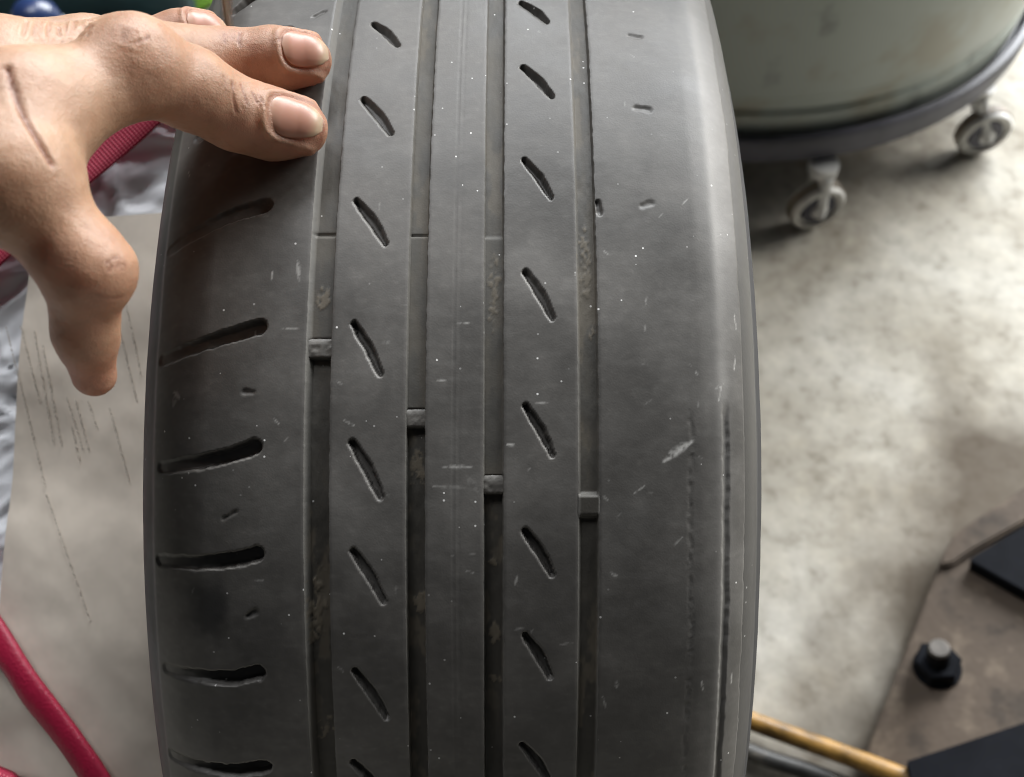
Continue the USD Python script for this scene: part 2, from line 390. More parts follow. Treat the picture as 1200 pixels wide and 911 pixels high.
# faint remains of slots on the bald right side
RS = [(np.array([tread_pt(a, b), tread_pt(c, d)]), w / 4400, dp) for a, b, c, d, w, dp in [(737, 42, 751, 43, 3.6, .0004), (746, 126, 761, 128, 4, .0004), (752, 241, 763, 238, 3.5, .0003), (262, 608, 276, 600, 2.5, .0004), (286, 459, 297, 460, 2.5, .0004), (290, 722, 298, 718, 3.5, .0006), (320, 33, 330, 32, 2, .0005), (368, 20, 380, 14, 1.5, .0005), (700, 238, 703, 252, 3, .0009)]]

def smallest(u, v, items, reach):
    dep = np.zeros(u.shape)
    for p, w, d in items:
        lo, hi = p.min(0) - reach, p.max(0) + reach
        cm = np.where((u[0] > lo[0]) & (u[0] < hi[0]))[0]
        rm = np.where((v[:, 0] > lo[1]) & (v[:, 0] < hi[1]))[0]
        if not len(cm) or not len(rm): continue
        yield np.s_[rm[0]:rm[-1] + 1, cm[0]:cm[-1] + 1], p, w, d

def relief(t):                                           # worn surface: slots, dents, shoulder wear (metres inward)
    u = t
    v = np.broadcast_to((th * R)[:, None], t.shape)
    dep = np.zeros(t.shape)
    ragged = (fbm(np.stack([u * 520, v * 520, u * 0], -1), 2, 5) - 0.5) * .0010
    for sl, p, w, d in smallest(u, v, SL, .004):
        q, k = seg_sd(u[sl], v[sl], p)
        half = w * (0.45 + 0.75 * np.sin(np.pi * (0.12 + 0.80 * k)))
        dep[sl] = np.maximum(dep[sl], d * sstep(half + .00025, half - .00030, q + ragged[sl] * 0.40))
    for sl, p, w, d in smallest(u, v, LS, .005):
        q, k = seg_sd(u[sl], v[sl], p)
        half = w * (1.02 - 0.18 * k)
        dep[sl] = np.maximum(dep[sl], d * sstep(half + .0003, half - .0004, q + ragged[sl] * 0.7) * (1 - 0.85 * sstep(.40, 1.0, k)))
    for sl, p, w, d in smallest(u, v, RS, .003):
        q, k = seg_sd(u[sl], v[sl], p)
        dep[sl] = np.maximum(dep[sl], d * sstep(w + .0003, w - .0005, q + ragged[sl]))
    # mould line of the middle rib: two hair lines
    for c in (.0002, .0018):
        dep += .00016 * np.exp(-((u - c - wob(3, .00008, 300)[:, None]) / .00018) ** 2) * (0.4 + 0.9 * noise(np.stack([v * 260, u * 0 + c * 999, u * 0], -1), 4))
    # right shoulder: narrow wear line, then a ragged step down to the sidewall
    on = sstep(tread_pt(850, 470)[1] + .001, tread_pt(850, 500)[1], v)
    cw = float(X2T(x_of(851) * 1.01)) + wob(11, .0007, 70)[:, None]
    dep += .0007 * on * sstep(.0014, .0005, np.abs(u - cw) + ragged * 0.6)
    ce = float(X2T(x_of(869.5) * 1.035)) + wob(12, .0006, 60)[:, None]
    dep += .0009 * sstep(-.0002, .0004, u - ce + ragged * 0.3)
    cl = float(X2T(x_of(808) * 1.01)) + wob(13, .0009, 120)[:, None]
    dep += .00016 * sstep(.0011, .0001, np.abs(u - cl)) * sstep(.42, .60, fbm(np.stack([u * 1500, v * 700, u * 0], -1), 3, 8)) * on
    dep -= .0003 * np.exp(-((u - float(X2T(x_of(840) * 1.02))) / .0022) ** 2)
    # left shoulder edge ridges
    ch = -float(X2T(x_of(530 + 530 - 183) * 1.035))
    dep += .0004 * sstep(.0012, -.0012, u - ch + wob(14, .0003, 60)[:, None])
    dep += (fbm(np.stack([u * 90, v * 90, u * 0 + 3], -1), 3, 9) - 0.5) * .00016
    return dep

# scuffs and stains that have a shape of their own
def lin(px0, py0, px1, py1, w, a): return (np.array([tread_pt(px0, py0), tread_pt(px1, py1)]), w / 4400, a)
SC = [lin(778, 541, 812, 517, 4.5, 1.0), lin(784, 532, 806, 522, 5, .7), lin(519, 547, 552, 547, 2.5, .8), lin(508, 570, 545, 571, 2.0, .45), lin(560, 575, 548, 560, 7, .22), lin(536, 380, 551, 379, 1.2, .8), lin(626, 472, 643, 472, 1.3, .8),
      lin(594, 521, 603, 522, 2, 1), lin(512, 446, 523, 446, 1.4, .8), lin(445, 402, 461, 402, 1.2, .6), lin(330, 385, 352, 386, 1.0, .55), lin(349, 306, 351, 330, 3.0, .55), lin(319, 318, 319, 328, 1.2, .8),
      lin(404, 493, 416, 499, 1.6, .7), lin(392, 444, 402, 452, 1.2, .45), lin(470, 358, 503, 357, 1.0, .5), lin(742, 579, 755, 570, 1.4, .7), lin(716, 671, 724, 676, 2, .8), lin(706, 815, 710, 830, 1.4, .6), lin(722, 798, 723, 806, 2.4, .55),
      lin(823, 801, 826, 814, 1.4, .9), lin(862, 798, 862, 812, 1.4, .9), lin(848, 447, 844, 470, 1.6, .8), lin(840, 455, 850, 448, 2.0, .8), lin(868, 410, 866, 431, 1.2, .8), lin(866, 362, 869, 380, 1.2, .7), lin(815, 434, 819, 440, 1.4, .6),
      lin(222, 700, 225, 690, 1.2, .7), lin(204, 455, 199, 475, 4, .3), lin(200, 458, 207, 466, 4, .4), lin(320, 490, 328, 498, 1.4, .6), lin(545, 668, 556, 671, 1.2, .6), lin(604, 684, 606, 675, 1.6, .7), lin(655, 755, 672, 752, 1.4, .5), lin(790, 640, 800, 630, 1.4, .5)]
for _ in range(46):
    x0, y0 = rng.uniform(210, 830), rng.uniform(20, 890)
    L = rng.uniform(3, 13)
    an = rng.choice([0, 0, 0.6, -0.7, 1.5]) + rng.normal(0, .12)
    SC.append(lin(x0, y0, x0 + L * math.cos(an), y0 + L * math.sin(an), rng.uniform(.8, 1.4), rng.uniform(.2, .6)))
SMUDGE = [(240, 715, 34, 42, .75), (215, 210, 30, 50, .2), (300, 740, 40, 60, .25), (250, 850, 70, 50, .25)]

def marks(t):
    v = np.broadcast_to((th * R)[:, None], t.shape)
    dust_sheen = np.zeros(t.shape)
    streak = fbm(np.stack([t * 1600, v * 1600, t * 0], -1), 3, 21)
    for sl, p, w, a in smallest(t, v, SC, .003):
        q, k = seg_sd(t[sl], v[sl], p)
        taper = w * (0.35 + 0.65 * np.sin(np.pi * np.clip(k, .05, .95)))
        dust_sheen[sl] = np.maximum(dust_sheen[sl], a * sstep(taper * 1.35, taper * 0.2, q) * sstep(.30, .70, streak[sl] + .10))
    # pale dusty film, plus a sheen painted along the bald shoulder's rim
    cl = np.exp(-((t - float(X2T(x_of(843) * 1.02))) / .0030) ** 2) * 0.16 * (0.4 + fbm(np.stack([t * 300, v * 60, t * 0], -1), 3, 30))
    film = 0.05 * sstep(.45, .75, fbm(np.stack([t * 45, v * 45, t * 0 + 5], -1), 4, 31))
    wisps = 0.03 * sstep(.56, .74, fbm(np.stack([t * 160, v * 420, t * 0 + 1], -1), 3, 33))
    dust_sheen = np.clip(np.maximum(dust_sheen, cl + film + wisps), 0, 1)
    grease = np.zeros(t.shape)
    for px, py, sx, sy, a in SMUDGE:
        c = tread_pt(px, py)
        q = np.hypot((t - c[0]) / (sx / 4400), (v - c[1]) / (sy / 4400)) + (fbm(np.stack([t * 160, v * 160, t * 0], -1), 3, 41) - 0.5) * 0.9
        grease = np.maximum(grease, a * sstep(1.25, 0.4, q))
    # beyond the worn edges the rubber is still its first black
    ce = float(X2T(x_of(869.5) * 1.035)) + wob(12, .0006, 60)[:, None]
    ch = float(X2T(x_of(530 + 530 - 183) * 1.035))
    grease = np.maximum(grease, .62 * sstep(-.0004, .0006, t - ce) + .62 * sstep(.0005, -.0005, t + ch + wob(14, .0003, 60)[:, None]))
    dust_sheen = dust_sheen * (1 - .7 * sstep(0, .001, t - ce))
    return dust_sheen, grease

def patch(name, ts, mat_name, depth, t2=None, extra=None, parent=tyre, **kw):
    t = np.broadcast_to(ts[None], (ROWS, len(ts))) if t2 is None else t2
    pts = skin_of(t, depth)
    n = pts.reshape(-1, 3)
    f = grid_faces(ROWS, len(ts), wrap=True)
    obj(name, (n, f), mat_name, parent, smooth=True, prim={k: x.reshape(-1) for k, x in (extra or {}).items()}, **kw)

T = lambda x: float(np.sign(x) * X2T(abs(x)))
T_EDGE = float(X2T(.0878))                              # where the tread rubber meets the sidewall
bounds = [-T_EDGE] + [T(v) for g_ in GR for v in g_[:2]] + [T_EDGE]
EDGE_W = [wob(50 + i, .00013 if i % 2 == 0 else .00022, 500) * (1 if i % 2 == 0 else 1) for i in range(8)]
for i in range(5):                                      # the five ribs
    a, b = bounds[2 * i], bounds[2 * i + 1]
    ts = np.linspace(a, b, max(int((b - a) / .00042), 8))
    ea = EDGE_W[2 * i - 1] if i > 0 else np.zeros(ROWS)
    eb = EDGE_W[2 * i] if i < 4 else np.zeros(ROWS)
    k = np.exp(-(ts - a) / .0008)[None] * ea[:, None] + np.exp(-(b - ts) / .0008)[None] * eb[:, None]
    t2 = ts[None] + k
    dep = relief(t2)
    if i > 0: dep += .00012 * np.exp(-((ts - a) / .00022) ** 2)[None]
    if i < 4: dep += .00012 * np.exp(-((ts - b) / .00022) ** 2)[None]
    dust_sheen, grease = marks(t2)
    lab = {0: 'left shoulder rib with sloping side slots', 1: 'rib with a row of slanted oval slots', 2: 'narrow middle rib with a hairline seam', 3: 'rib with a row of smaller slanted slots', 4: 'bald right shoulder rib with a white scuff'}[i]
    patch('tread_rib', ts, 'rubber', dep, t2, {'dust_sheen': dust_sheen, 'mud': dust_sheen * 0, 'grease': grease}, label=lab)

BAR = [(398, 421), (481, 503), (559, 581), (579, 606)]
for i, (a, b, dp, wl, wr) in enumerate(GR):             # the four grooves
    a, b = T(a), T(b)
    c = np.linspace(a + wl, b - wr, 16)
    ts = np.concatenate([[a, a + .06 * wl, a + .35 * wl, a + .7 * wl, a + .96 * wl], c, [b - .8 * wr, b - .35 * wr, b - .05 * wr, b]])
    base = np.concatenate([[0.0, .10, .42, .78, .97], np.ones(16), [.75, .30, .08, 0]])
    k = np.exp(-(ts - a) / .0006)[None] * EDGE_W[2 * i][:, None] + np.exp(-(b - ts) / .0006)[None] * EDGE_W[2 * i + 1][:, None]
    t2 = ts[None] + k
    v = np.broadcast_to((th * R)[:, None], t2.shape)
    n1 = fbm(np.stack([t2 * 260, v * 110, t2 * 0 + i], -1), 4, 60 + i)
    depth = base[None] * (dp + (n1 - 0.5) * .0005 * base[None])
    px = (GR[i][0] + GR[i][1]) / 2 * 4400 + 530
    lo, hi = tread_pt(px, BAR[i][1])[1], tread_pt(px, BAR[i][0])[1]
    if i == 3:                                          # this groove is worn right through at its bar
        depth *= 1 - sstep(lo - .0004, lo + .0007, v) * sstep(hi + .0004, hi - .0007, v)
    elif True:
        for y in (276 + 2 * i - 3,):                     # hairline across the groove floor
            q = tread_pt(px, y)[1]
            depth += base[None] * .0009 * np.exp(-((v - q) / .0003) ** 2)
        top_line = tread_pt(px, 276)[1]
        depth *= 1 - base[None] * (0.54 * sstep(hi - .0004, hi + .0004, v) * (1 - .35 * sstep(top_line - .0003, top_line + .0003, v))) # the part above the bar is worn shallower
    # edges share the ribs' rounded lips
    depth[:, 0] += .00012; depth[:, -1] += .00012
    depth[:, [0, -1]] += relief(t2[:, [0, -1]])
    n9 = fbm(np.stack([t2 * 1100, v * 800, t2 * 0 + i], -1), 3, 95)
    mud = 0.42 * sstep(.50, .64, n1) * base[None] * sstep(.2, .7, noise(np.stack([t2 * 0, v * 30, t2 * 0 + i], -1), 71))
    for (gi, py, sx, sy) in ((0, 715, 11, 34), (0, 728, 9, 24), (0, 858, 9, 13), (0, 688, 8, 8), (1, 545, 7, 14), (1, 708, 6, 11), (2, 745, 6, 10), (2, 800, 6, 6), (2, 345, 6, 30), (2, 660, 5, 7), (0, 350, 6, 10), (3, 330, 8, 50)):
        if gi == i:
            q = np.hypot((t2 - (a + b) / 2 - .0003) / (sx / 4400), (v - tread_pt(px, py)[1]) / (sy / 4400)) + (n1 - .5) * 2.2 + (n9 - .5) * 2.4
            mud = np.maximum(mud, 0.65 * sstep(1.1, .6, q))
            depth -= .0002 * sstep(1.2, .5, q) * base[None] * 0.6
    shallow = sstep(hi - .0004, hi + .0004, v) * (base[None] > .5)
    if i == 3: mud *= 1 - sstep(lo - .0006, lo, v) * sstep(hi + .0006, hi, v)
    dust_sheen = 0.18 * (1 - base[None]) * np.ones_like(t2) + .10 * n1 * (base[None] > .05) * (base[None] < .97) + .04 * shallow
    mud = np.maximum(mud, .22 * shallow * sstep(.3, .7, n1))
    patch('groove', ts, 'groove_rubber', depth, t2, {'dust_sheen': dust_sheen, 'mud': mud, 'grease': dust_sheen * 0}, label=('widest groove at the left with tan mud caked in it' if i == 0 else 'groove worn through by the flush wear bar' if i == 3 else None))
    if i < 3:                                           # tread wear bar: a low block of rubber across the groove
        nu, nv = 14, 16
        uu = np.linspace(a + wl * .3, b - wr * .3, nu)
        vv = np.linspace(lo, hi + .0012, nv)
        U, V = np.meshgrid(uu, vv)
        rim = np.minimum((V - lo) / .0006, (hi + .0016 - V) / .0018)
        H = (.0019 if i else .0018) * np.clip(rim, 0, 1) ** 0.6 * 1.0
        U2, D2 = U, dp - H + (fbm(np.stack([U * 900, V * 900, U * 0], -1), 2, 80 + i) - .5) * .0004
        D2[[0, -1]] = dp + .0004
        x, d, nx, nr = section(U2)
        rr = R - d - D2 * nr
        aa = NEAR + V / R
        pts = np.stack([x - D2 * nx, -np.cos(aa) * rr, R + np.sin(aa) * rr], -1)
        n = nu * nv
        bar_sheen = np.where(np.abs(V - (hi - .0008)) < .00045, .30, .03).reshape(-1)  # thin bright line: light on the bar's upper edge painted into the colour
        obj('wear_bar', (pts.reshape(-1, 3), grid_faces(nv, nu)), 'rubber', tyre, smooth=True, prim={'dust_sheen': bar_sheen, 'mud': np.full(n, .10), 'grease': np.zeros(n)})

for s in (-1, 1):                                       # sidewalls
    ts = s * np.linspace(T_EDGE, tl[-1], 60)
    if s < 0: ts = ts[::-1]
    t2 = np.broadcast_to(ts[None], (ROWS, 60))
    v = np.broadcast_to((th * R)[:, None], t2.shape)
    a = np.abs(t2)
    dep = .0009 * (s > 0) * np.ones_like(t2) + (.0004 if s < 0 else 0) - .0010 * np.exp(-((a - T_EDGE - .010) / .0008) ** 2) - .0012 * np.exp(-((a - T_EDGE - .035) / .0012) ** 2) - .002 * sstep(tl[-1] - .016, tl[-1] - .012, a) + (fbm(np.stack([t2 * 60, v * 60, t2 * 0], -1), 2, 91) - .5) * .0003
    dep += ((relief(t2[:, [0, -1]])[:, (0 if s > 0 else 1)])[:, None] - (.0009 if s > 0 else .0004)) * np.exp(-(a - T_EDGE) / .002)
    z = np.zeros(t2.shape)
    patch('sidewall', ts, 'sidewall_rubber', dep, t2, {'dust_sheen': z + .03, 'mud': z, 'grease': z})
# inner liner from bead to bead
ts = np.linspace(-tl[-1], tl[-1], 60)
t2 = np.broadcast_to(ts[None], (ROWS, 60))
dep = .008 - .008 * sstep(tl[-1] - .010, tl[-1], np.abs(t2))
x, d, nx, nr = section(t2)
rr = R - d - dep * nr
a = NEAR + th[:, None]
pts = np.stack([x - dep * nx, -np.cos(a) * rr, R + np.sin(a) * rr], -1)
zz = np.zeros(ROWS * 60)
obj('inner_liner', (pts.reshape(-1, 3), grid_faces(ROWS, 60, wrap=True)[:, ::-1]), 'sidewall_rubber', tyre, smooth=True, prim={'dust_sheen': zz, 'mud': zz, 'grease': zz})

# ------------------------------------------------------------------ the hand: one continuous skin from a signed distance field
def tread_touch(px, py, r, sink=0.10):                   # a ball of radius r resting on the tread, seen at the pixel
    p = on_cyl(np.array(px), np.array(py), R + r * (1 - sink))
    x = abs(p[0])
    drop = float(PD(X2T(min(x, .0878))))
    return on_cyl(np.array(px), np.array(py), R - drop + r * (1 - sink))

def dep_of(p): return float((p - CAM) @ FWD)
def A(px, py, d): return at(np.array(px), np.array(py), np.array(d))

i_tip = tread_touch(351, 150, .0080, .12)
i_pad = tread_touch(318, 146, .0090, .02)
d_i = dep_of(i_tip)
m_tip = tread_touch(358, 70, .0078, .12)
m_pad = tread_touch(322, 70, .0086, .02)
r_tip = tread_touch(242, 43, .0070, .12)
r_pad = at(np.array(212.), np.array(45.), np.array(float((r_tip - CAM) @ FWD) - .002))
print('depths', d_i, dep_of(m_tip), dep_of(r_tip))
i_dip = A(276, 133, d_i - .008); i_mid = A(224, 104, d_i - .019); i_pip = A(163, 82, d_i - .030); i_mcp = A(30, 136, d_i - .048)
m_dip = A(268, 72, dep_of(m_tip) - .004); m_pip = A(150, 66, dep_of(m_tip) - .024); m_mcp = A(10, 92, dep_of(m_tip) - .040)
r_dip = A(178, 57, dep_of(r_tip) - .004); r_pip = A(104, 55, dep_of(r_tip) - .018); r_mcp = A(-15, 66, dep_of(r_tip) - .035)
l_mcp = A(-50, 72, dep_of(r_tip) - .020); l_pip = A(60, 60, dep_of(r_tip) + .004); l_dip = A(120, 56, dep_of(r_tip) + .012); l_tip = tread_touch(165, 62, .0068, .1)
wrist = A(-330, 190, .205); wrist2 = A(-330, 160, .225); palm_c = A(-140, 160, .206)
t_cmc = A(-200, 190, .192); t_mcp = A(14, 208, .196); t_ip = A(101, 314, .204); t_mid = A(99, 388, .213); t_tip = A(110, 440, .223)

def capsule(p, a, b, ra, rb):
    d = b - a
    t = np.clip(((p - a) @ d) / (d @ d), 0, 1)
    q = p - a - t[..., None] * d.astype(np.float32)
    return np.sqrt((q * q).sum(-1)) - (ra + t * (rb - ra))

def smin(a, b, k):
    h = np.maximum(k - np.abs(a - b), 0) / k
    return np.minimum(a, b) - h * h * k * 0.25

def chain(p, js, rs, k=.004):
    d = None
    for i in range(len(js) - 1):
        c = capsule(p, js[i].astype(np.float32), js[i + 1].astype(np.float32), rs[i], rs[i + 1])
        d = c if d is None else smin(d, c, k)
    return d

def hand_sdf(p):
    p = p.astype(np.float32)
    palm = None
    for mc, rm, w in ((i_mcp, .0125, wrist), (m_mcp, .0110, wrist2), (r_mcp, .0092, wrist2), (l_mcp, .0085, wrist2)):
        c = capsule(p, w.astype(np.float32), mc.astype(np.float32), .016, rm)
        palm = c if palm is None else smin(palm, c, .012)
    palm = smin(palm, capsule(p, palm_c.astype(np.float32), ((i_mcp + r_mcp) / 2).astype(np.float32), .017, .011), .012)
    index = chain(p, [i_mcp, i_pip, i_mid, i_dip, i_pad, i_tip], [.0112, .0104, .0097, .0091, .0088, .0078], .005)
    # the bony knuckle on the back of the bent finger
    index = smin(index, np.sqrt(((p - (i_pip + (UP * .0016 - FWD * .003)).astype(np.float32)) ** 2).sum(-1)) - .0096, .006)
    mid = chain(p, [m_mcp, m_pip, m_dip, m_pad, m_tip], [.0110, .0098, .0085, .0084, .0076])
    ring = chain(p, [r_mcp, r_pip, r_dip, r_pad, r_tip], [.0092, .0080, .0074, .0073, .0068])
    little = chain(p, [l_mcp, l_pip, l_dip, l_tip], [.0085, .0072, .0066, .0062])
    thumb = chain(p, [t_cmc, t_mcp, t_ip, t_mid, t_tip], [.0160, .0112, .0084, .0057, .0053], .008)
    thumb = smin(thumb, np.sqrt(((p - A(117, 318, .204).astype(np.float32)) ** 2).sum(-1)) - .0052, .007)
    web = smin(capsule(p, t_mcp.astype(np.float32), i_mcp.astype(np.float32),   .0092, .0104), capsule(p, A(20, 225, .202).astype(np.float32), A(10, 150, .205).astype(np.float32), .0080, .0105), .008)
    body = smin(smin(palm, web, .010), thumb, .008)
    d = smin(index, body, .007)
    for x in (mid, ring, little):
        d = np.minimum(d, smin(x, palm, .008))
    return d

def surface_nets(Fv, origin, h):
    ins = Fv < 0
    nx, ny, nz = Fv.shape
    acc = np.zeros((nx - 1, ny - 1, nz - 1, 3), np.float32)
    cnt = np.zeros((nx - 1, ny - 1, nz - 1), np.float32)
    def sl(o): return tuple(slice(o[k], Fv.shape[k] - 1 + o[k]) for k in range(3))
    for ax in range(3):
        others = [k for k in range(3) if k != ax]
        for b0 in (0, 1):
            for b1 in (0, 1):
                o = [0, 0, 0]; o[others[0]] = b0; o[others[1]] = b1
                o2 = list(o); o2[ax] = 1
                f0, f1 = Fv[sl(o)], Fv[sl(o2)]
                cr = (f0 < 0) != (f1 < 0)
                t = np.where(cr, f0 / np.where(cr, f0 - f1, 1), 0)
                acc[..., ax] += t * cr
                acc[..., others[0]] += b0 * cr
                acc[..., others[1]] += b1 * cr
                cnt += cr
    cells = np.argwhere(cnt > 0)
    ids = np.full(cnt.shape, -1, np.int64)
    ids[tuple(cells.T)] = np.arange(len(cells))
    V = origin + h * (cells + acc[tuple(cells.T)] / cnt[tuple(cells.T)][:, None])
    faces = []
    for ax in range(3):
        o1, o2 = (ax + 1) % 3, (ax + 2) % 3
        s0 = [slice(1, n - 1) for n in Fv.shape]; s1 = list(s0)
        s0[ax] = slice(0, Fv.shape[ax] - 1); s1[ax] = slice(1, Fv.shape[ax])
        a, b = ins[tuple(s0)], ins[tuple(s1)]
        for flip in (False, True):
            e = np.argwhere(a & ~b if not flip else ~a & b)
            e[:, o1] += 1; e[:, o2] += 1
            q = []
            for d1, d2 in ((-1, -1), (0, -1), (0, 0), (-1, 0)):
                c = e.copy(); c[:, o1] += d1; c[:, o2] += d2
                q.append(ids[tuple(c.T)])
            q = np.stack(q, -1)
            if flip: q = q[:, ::-1]
            faces.append(q)
    return V, np.vstack(faces)

allj = np.array([i_tip, m_tip, r_tip, l_tip, t_tip, t_ip, i_pip, A(-345, 90, .24), A(-345, 260, .185), r_mcp, l_mcp, m_mcp])
lo, hi = allj.min(0) - .018, allj.max(0) + .018
HV = .00072
gx, gy, gz = (np.arange(lo[k], hi[k], HV, dtype=np.float32) for k in range(3))
vol = np.empty((len(gx), len(gy), len(gz)), np.float32)
for i in range(0, len(gx), 24):
    vol[i:i + 24] = hand_sdf(np.stack(np.meshgrid(gx[i:i + 24], gy, gz, indexing='ij'), -1))
for ax in range(3):                                      # close the field at the box's faces (the wrist leaves the picture there)
    s = [slice(None)] * 3
    for e in (0, -1):
        s[ax] = e; vol[tuple(s)] = np.maximum(vol[tuple(s)], .0005)
HVerts, HQ = surface_nets(vol, np.array([gx[0], gy[0], gz[0]], float), HV)
del vol
HF = np.vstack([HQ[:, [0, 1, 2]], HQ[:, [0, 2, 3]]])
hm = trimesh.Trimesh(HVerts, HF, process=False)
trimesh.smoothing.filter_taubin(hm, iterations=8)
# keep only the largest piece
sm = np.array(hm.vertices)
sm = np.where(np.linalg.norm(sm - HVerts, axis=1, keepdims=True) < .0012, sm, HVerts)
from scipy.sparse import coo_matrix
from scipy.sparse.csgraph import connected_components
_, lab_ = connected_components(coo_matrix((np.ones(len(HF)), (HF[:, 0], HF[:, 1])), shape=(len(sm),) * 2) + coo_matrix((np.ones(len(HF)), (HF[:, 1], HF[:, 2])), shape=(len(sm),) * 2), directed=False)
big = lab_ == np.bincount(lab_).argmax()
remap = np.cumsum(big) - 1
HF = remap[HF[big[HF].all(1)]]
HVerts = sm[big]

def grad(p, e=.0004):
    g_ = np.stack([hand_sdf(p + e * np.eye(3)[k]) - hand_sdf(p - e * np.eye(3)[k]) for k in range(3)], -1)
    return g_ / (np.linalg.norm(g_, axis=-1, keepdims=True) + 1e-12)

def march(o, d, n=60, f=None):                           # sphere tracing onto the skin
    f = f or hand_sdf
    o, d = np.atleast_2d(np.asarray(o, float)), np.atleast_2d(np.asarray(d, float))
    p = o.copy()
    for _ in range(n):
        p = p + d * (f(p) * 0.9)[:, None]
    return p

def skin_px(pts):                                        # pixels -> points on the skin
    pts = np.asarray(pts, float)
    d = ray(pts[:, 0], pts[:, 1]); d /= np.linalg.norm(d, axis=1, keepdims=True)
    return march(CAM + d * .12, d)

vn = grad(HVerts)
disp = np.zeros(len(HVerts))
crease_c = np.zeros(len(HVerts))
def crease(pts, w, dp, bulge=0.4, col=1.0):
    p = skin_px(pts)
    p = p[np.abs(hand_sdf(p)) < .0006]
    if len(p) < 2: return
    w, dp = w * .60, dp * .66
    p = CubicSpline(np.arange(len(p)), p)(np.linspace(0, len(p) - 1, 8 * len(p))) if len(p) > 2 else np.linspace(p[0], p[1], 10)
    near = np.where(np.linalg.norm(HVerts - p.mean(0), axis=1) < np.linalg.norm(p - p.mean(0), axis=1).max() + 6 * w)[0]
    if not len(near): return
    q = np.min(np.linalg.norm(HVerts[near][:, None] - p[None], axis=-1), axis=1)
    disp[near] += -dp * np.exp(-(q / w) ** 2) + bulge * dp * np.exp(-((q - 2.2 * w) / (1.2 * w)) ** 2)
    crease_c[near] = np.maximum(crease_c[near], col * np.exp(-(q / (w * 1.1)) ** 2))

# the deep fold between thumb web and finger, and the lines of the knuckles
crease([(8, 80), (16, 106), (28, 136), (44, 164), (60, 192)], .0011, .0013, .05, 1.4)
crease([(272, 97), (273, 112), (277, 132)], .0007, .00045)
crease([(283, 99), (287, 112), (290, 122)], .0006, .0003)
crease([(303, 112), (307, 120), (312, 128)], .0005, .0005)
crease([(296, 108), (300, 117), (304, 124)], .0005, .0004)
crease([(281, 40), (280, 47), (281, 55)], .0006, .0006)
crease([(263, 40), (263, 50)], .0005, .0004)
crease([(325, 42), (327, 50)], .0005, .0004)
crease([(160, 50), (168, 47), (174, 43)], .0006, .0004)
crease([(126, 318), (136, 311), (147, 310)], .0005, .0003, .3)
crease([(124, 309), (133, 303), (142, 301)], .0005, .0003, .3)
for k in range(5):
    crease([(140 + 5 * k, 30 + 2 * k), (142 + 5 * k, 38 + 2 * k), (141 + 5 * k, 48 + 2 * k)], .0006, .00035, .5, .35)
    crease([(262 + 3.2 * k, 88 + 2.4 * k), (264 + 3.2 * k, 100 + 2 * k)], .0005, .0003, .5, .3)
crease([(112, 345), (126, 350), (142, 348)], .0007, .0002, .2, .5)
crease([(105, 26), (108, 33)], .0008, .0008)
crease([(185, 22), (188, 30)], .0006, .0005)
for k in range(9):
    x = 28 + 9.5 * k + rng.normal(0, 1.2)
    crease([(x + 3, 26), (x + 1, 34), (x + rng.normal(0, 1.2), 43)], .00055, .00045 + .0002 * rng.random(), .6, .6)
for k in range(6):
    x = 40 + 8 * k + rng.normal(0, 1.2)
    crease([(x + 2, 49), (x, 55 - k)], .0005, .0004, .6, .5)
for k in range(14):
    x = 205 + 5.6 * k + rng.normal(0, 1)
    y = 38 + rng.normal(0, .6)
    crease([(x, y), (x + rng.normal(0, .7), y + 9)], .0004, .00016, .6, .2)

# nails: a plate on each finger tip, the skin let in round it
NAILS = []
def nail(c_px, a0, a1, half_l, half_w, dip, *rs):
    own = lambda q: chain(q.astype(np.float32), [dip, a0, a1], rs, .005)
    c = skin_px([c_px])[0]
    ax = a1 - a0; ax /= np.linalg.norm(ax)
    base = a0 + ((c - a0) @ ax) * ax                     # on the finger's axis, under the nail
    n = c - base; rad = np.linalg.norm(n); n /= rad
    s = np.cross(ax, n)
    NAILS.append((c, ax, n, s, half_l, half_w))
    nu, nv = 34, 30
    U, W = np.meshgrid(np.linspace(-1, 1, nu), np.linspace(-1, 1, nv), indexing='ij')
    # squarish plate, rounder towards the cuticle
    wid = np.where(U < 0, (1 - np.abs(np.minimum(U, 0)) ** 2.6) ** 0.5, (1 - 0.42 * np.maximum(U, 0) ** 5))
    ang = W * wid * half_w / rad
    d = np.cos(ang)[..., None] * n + np.sin(ang)[..., None] * s
    o = base + (U * half_l)[..., None] * ax
    p = march((o + d * .014).reshape(-1, 3), -d.reshape(-1, 3), f=own)
    g_ = d.reshape(-1, 3)
    edge = np.minimum.reduce([1 - np.abs(W), (1 - U) * 1.2, (1 + U) * 1.2]).reshape(-1)
    lift = .00008 + .00034 * np.clip(edge / .3, 0, 1) ** 0.6 * sstep(-1.0, -.55, U.reshape(-1))
    pts = p + g_ * lift[:, None]
    t = np.zeros((nu * nv, 3))
    Uf = U.reshape(-1)
    pink, tip, lun = np.array([.44, .195, .138]), np.array([.47, .305, .20]), np.array([.45, .26, .18])
    k1 = sstep(.45, .92, Uf + 0.22 * (W.reshape(-1) ** 2))[:, None]; k0 = sstep(-.45, -.95, Uf)[:, None]
    t = pink * (1 - k1) + tip * k1
    t = t * (1 - .5 * k0) + lun * .5 * k0
    return thick_sheet(pts.reshape(nu, nv, 3), -(g_ * .0008).reshape(nu, nv, 3)), np.vstack([t, t])

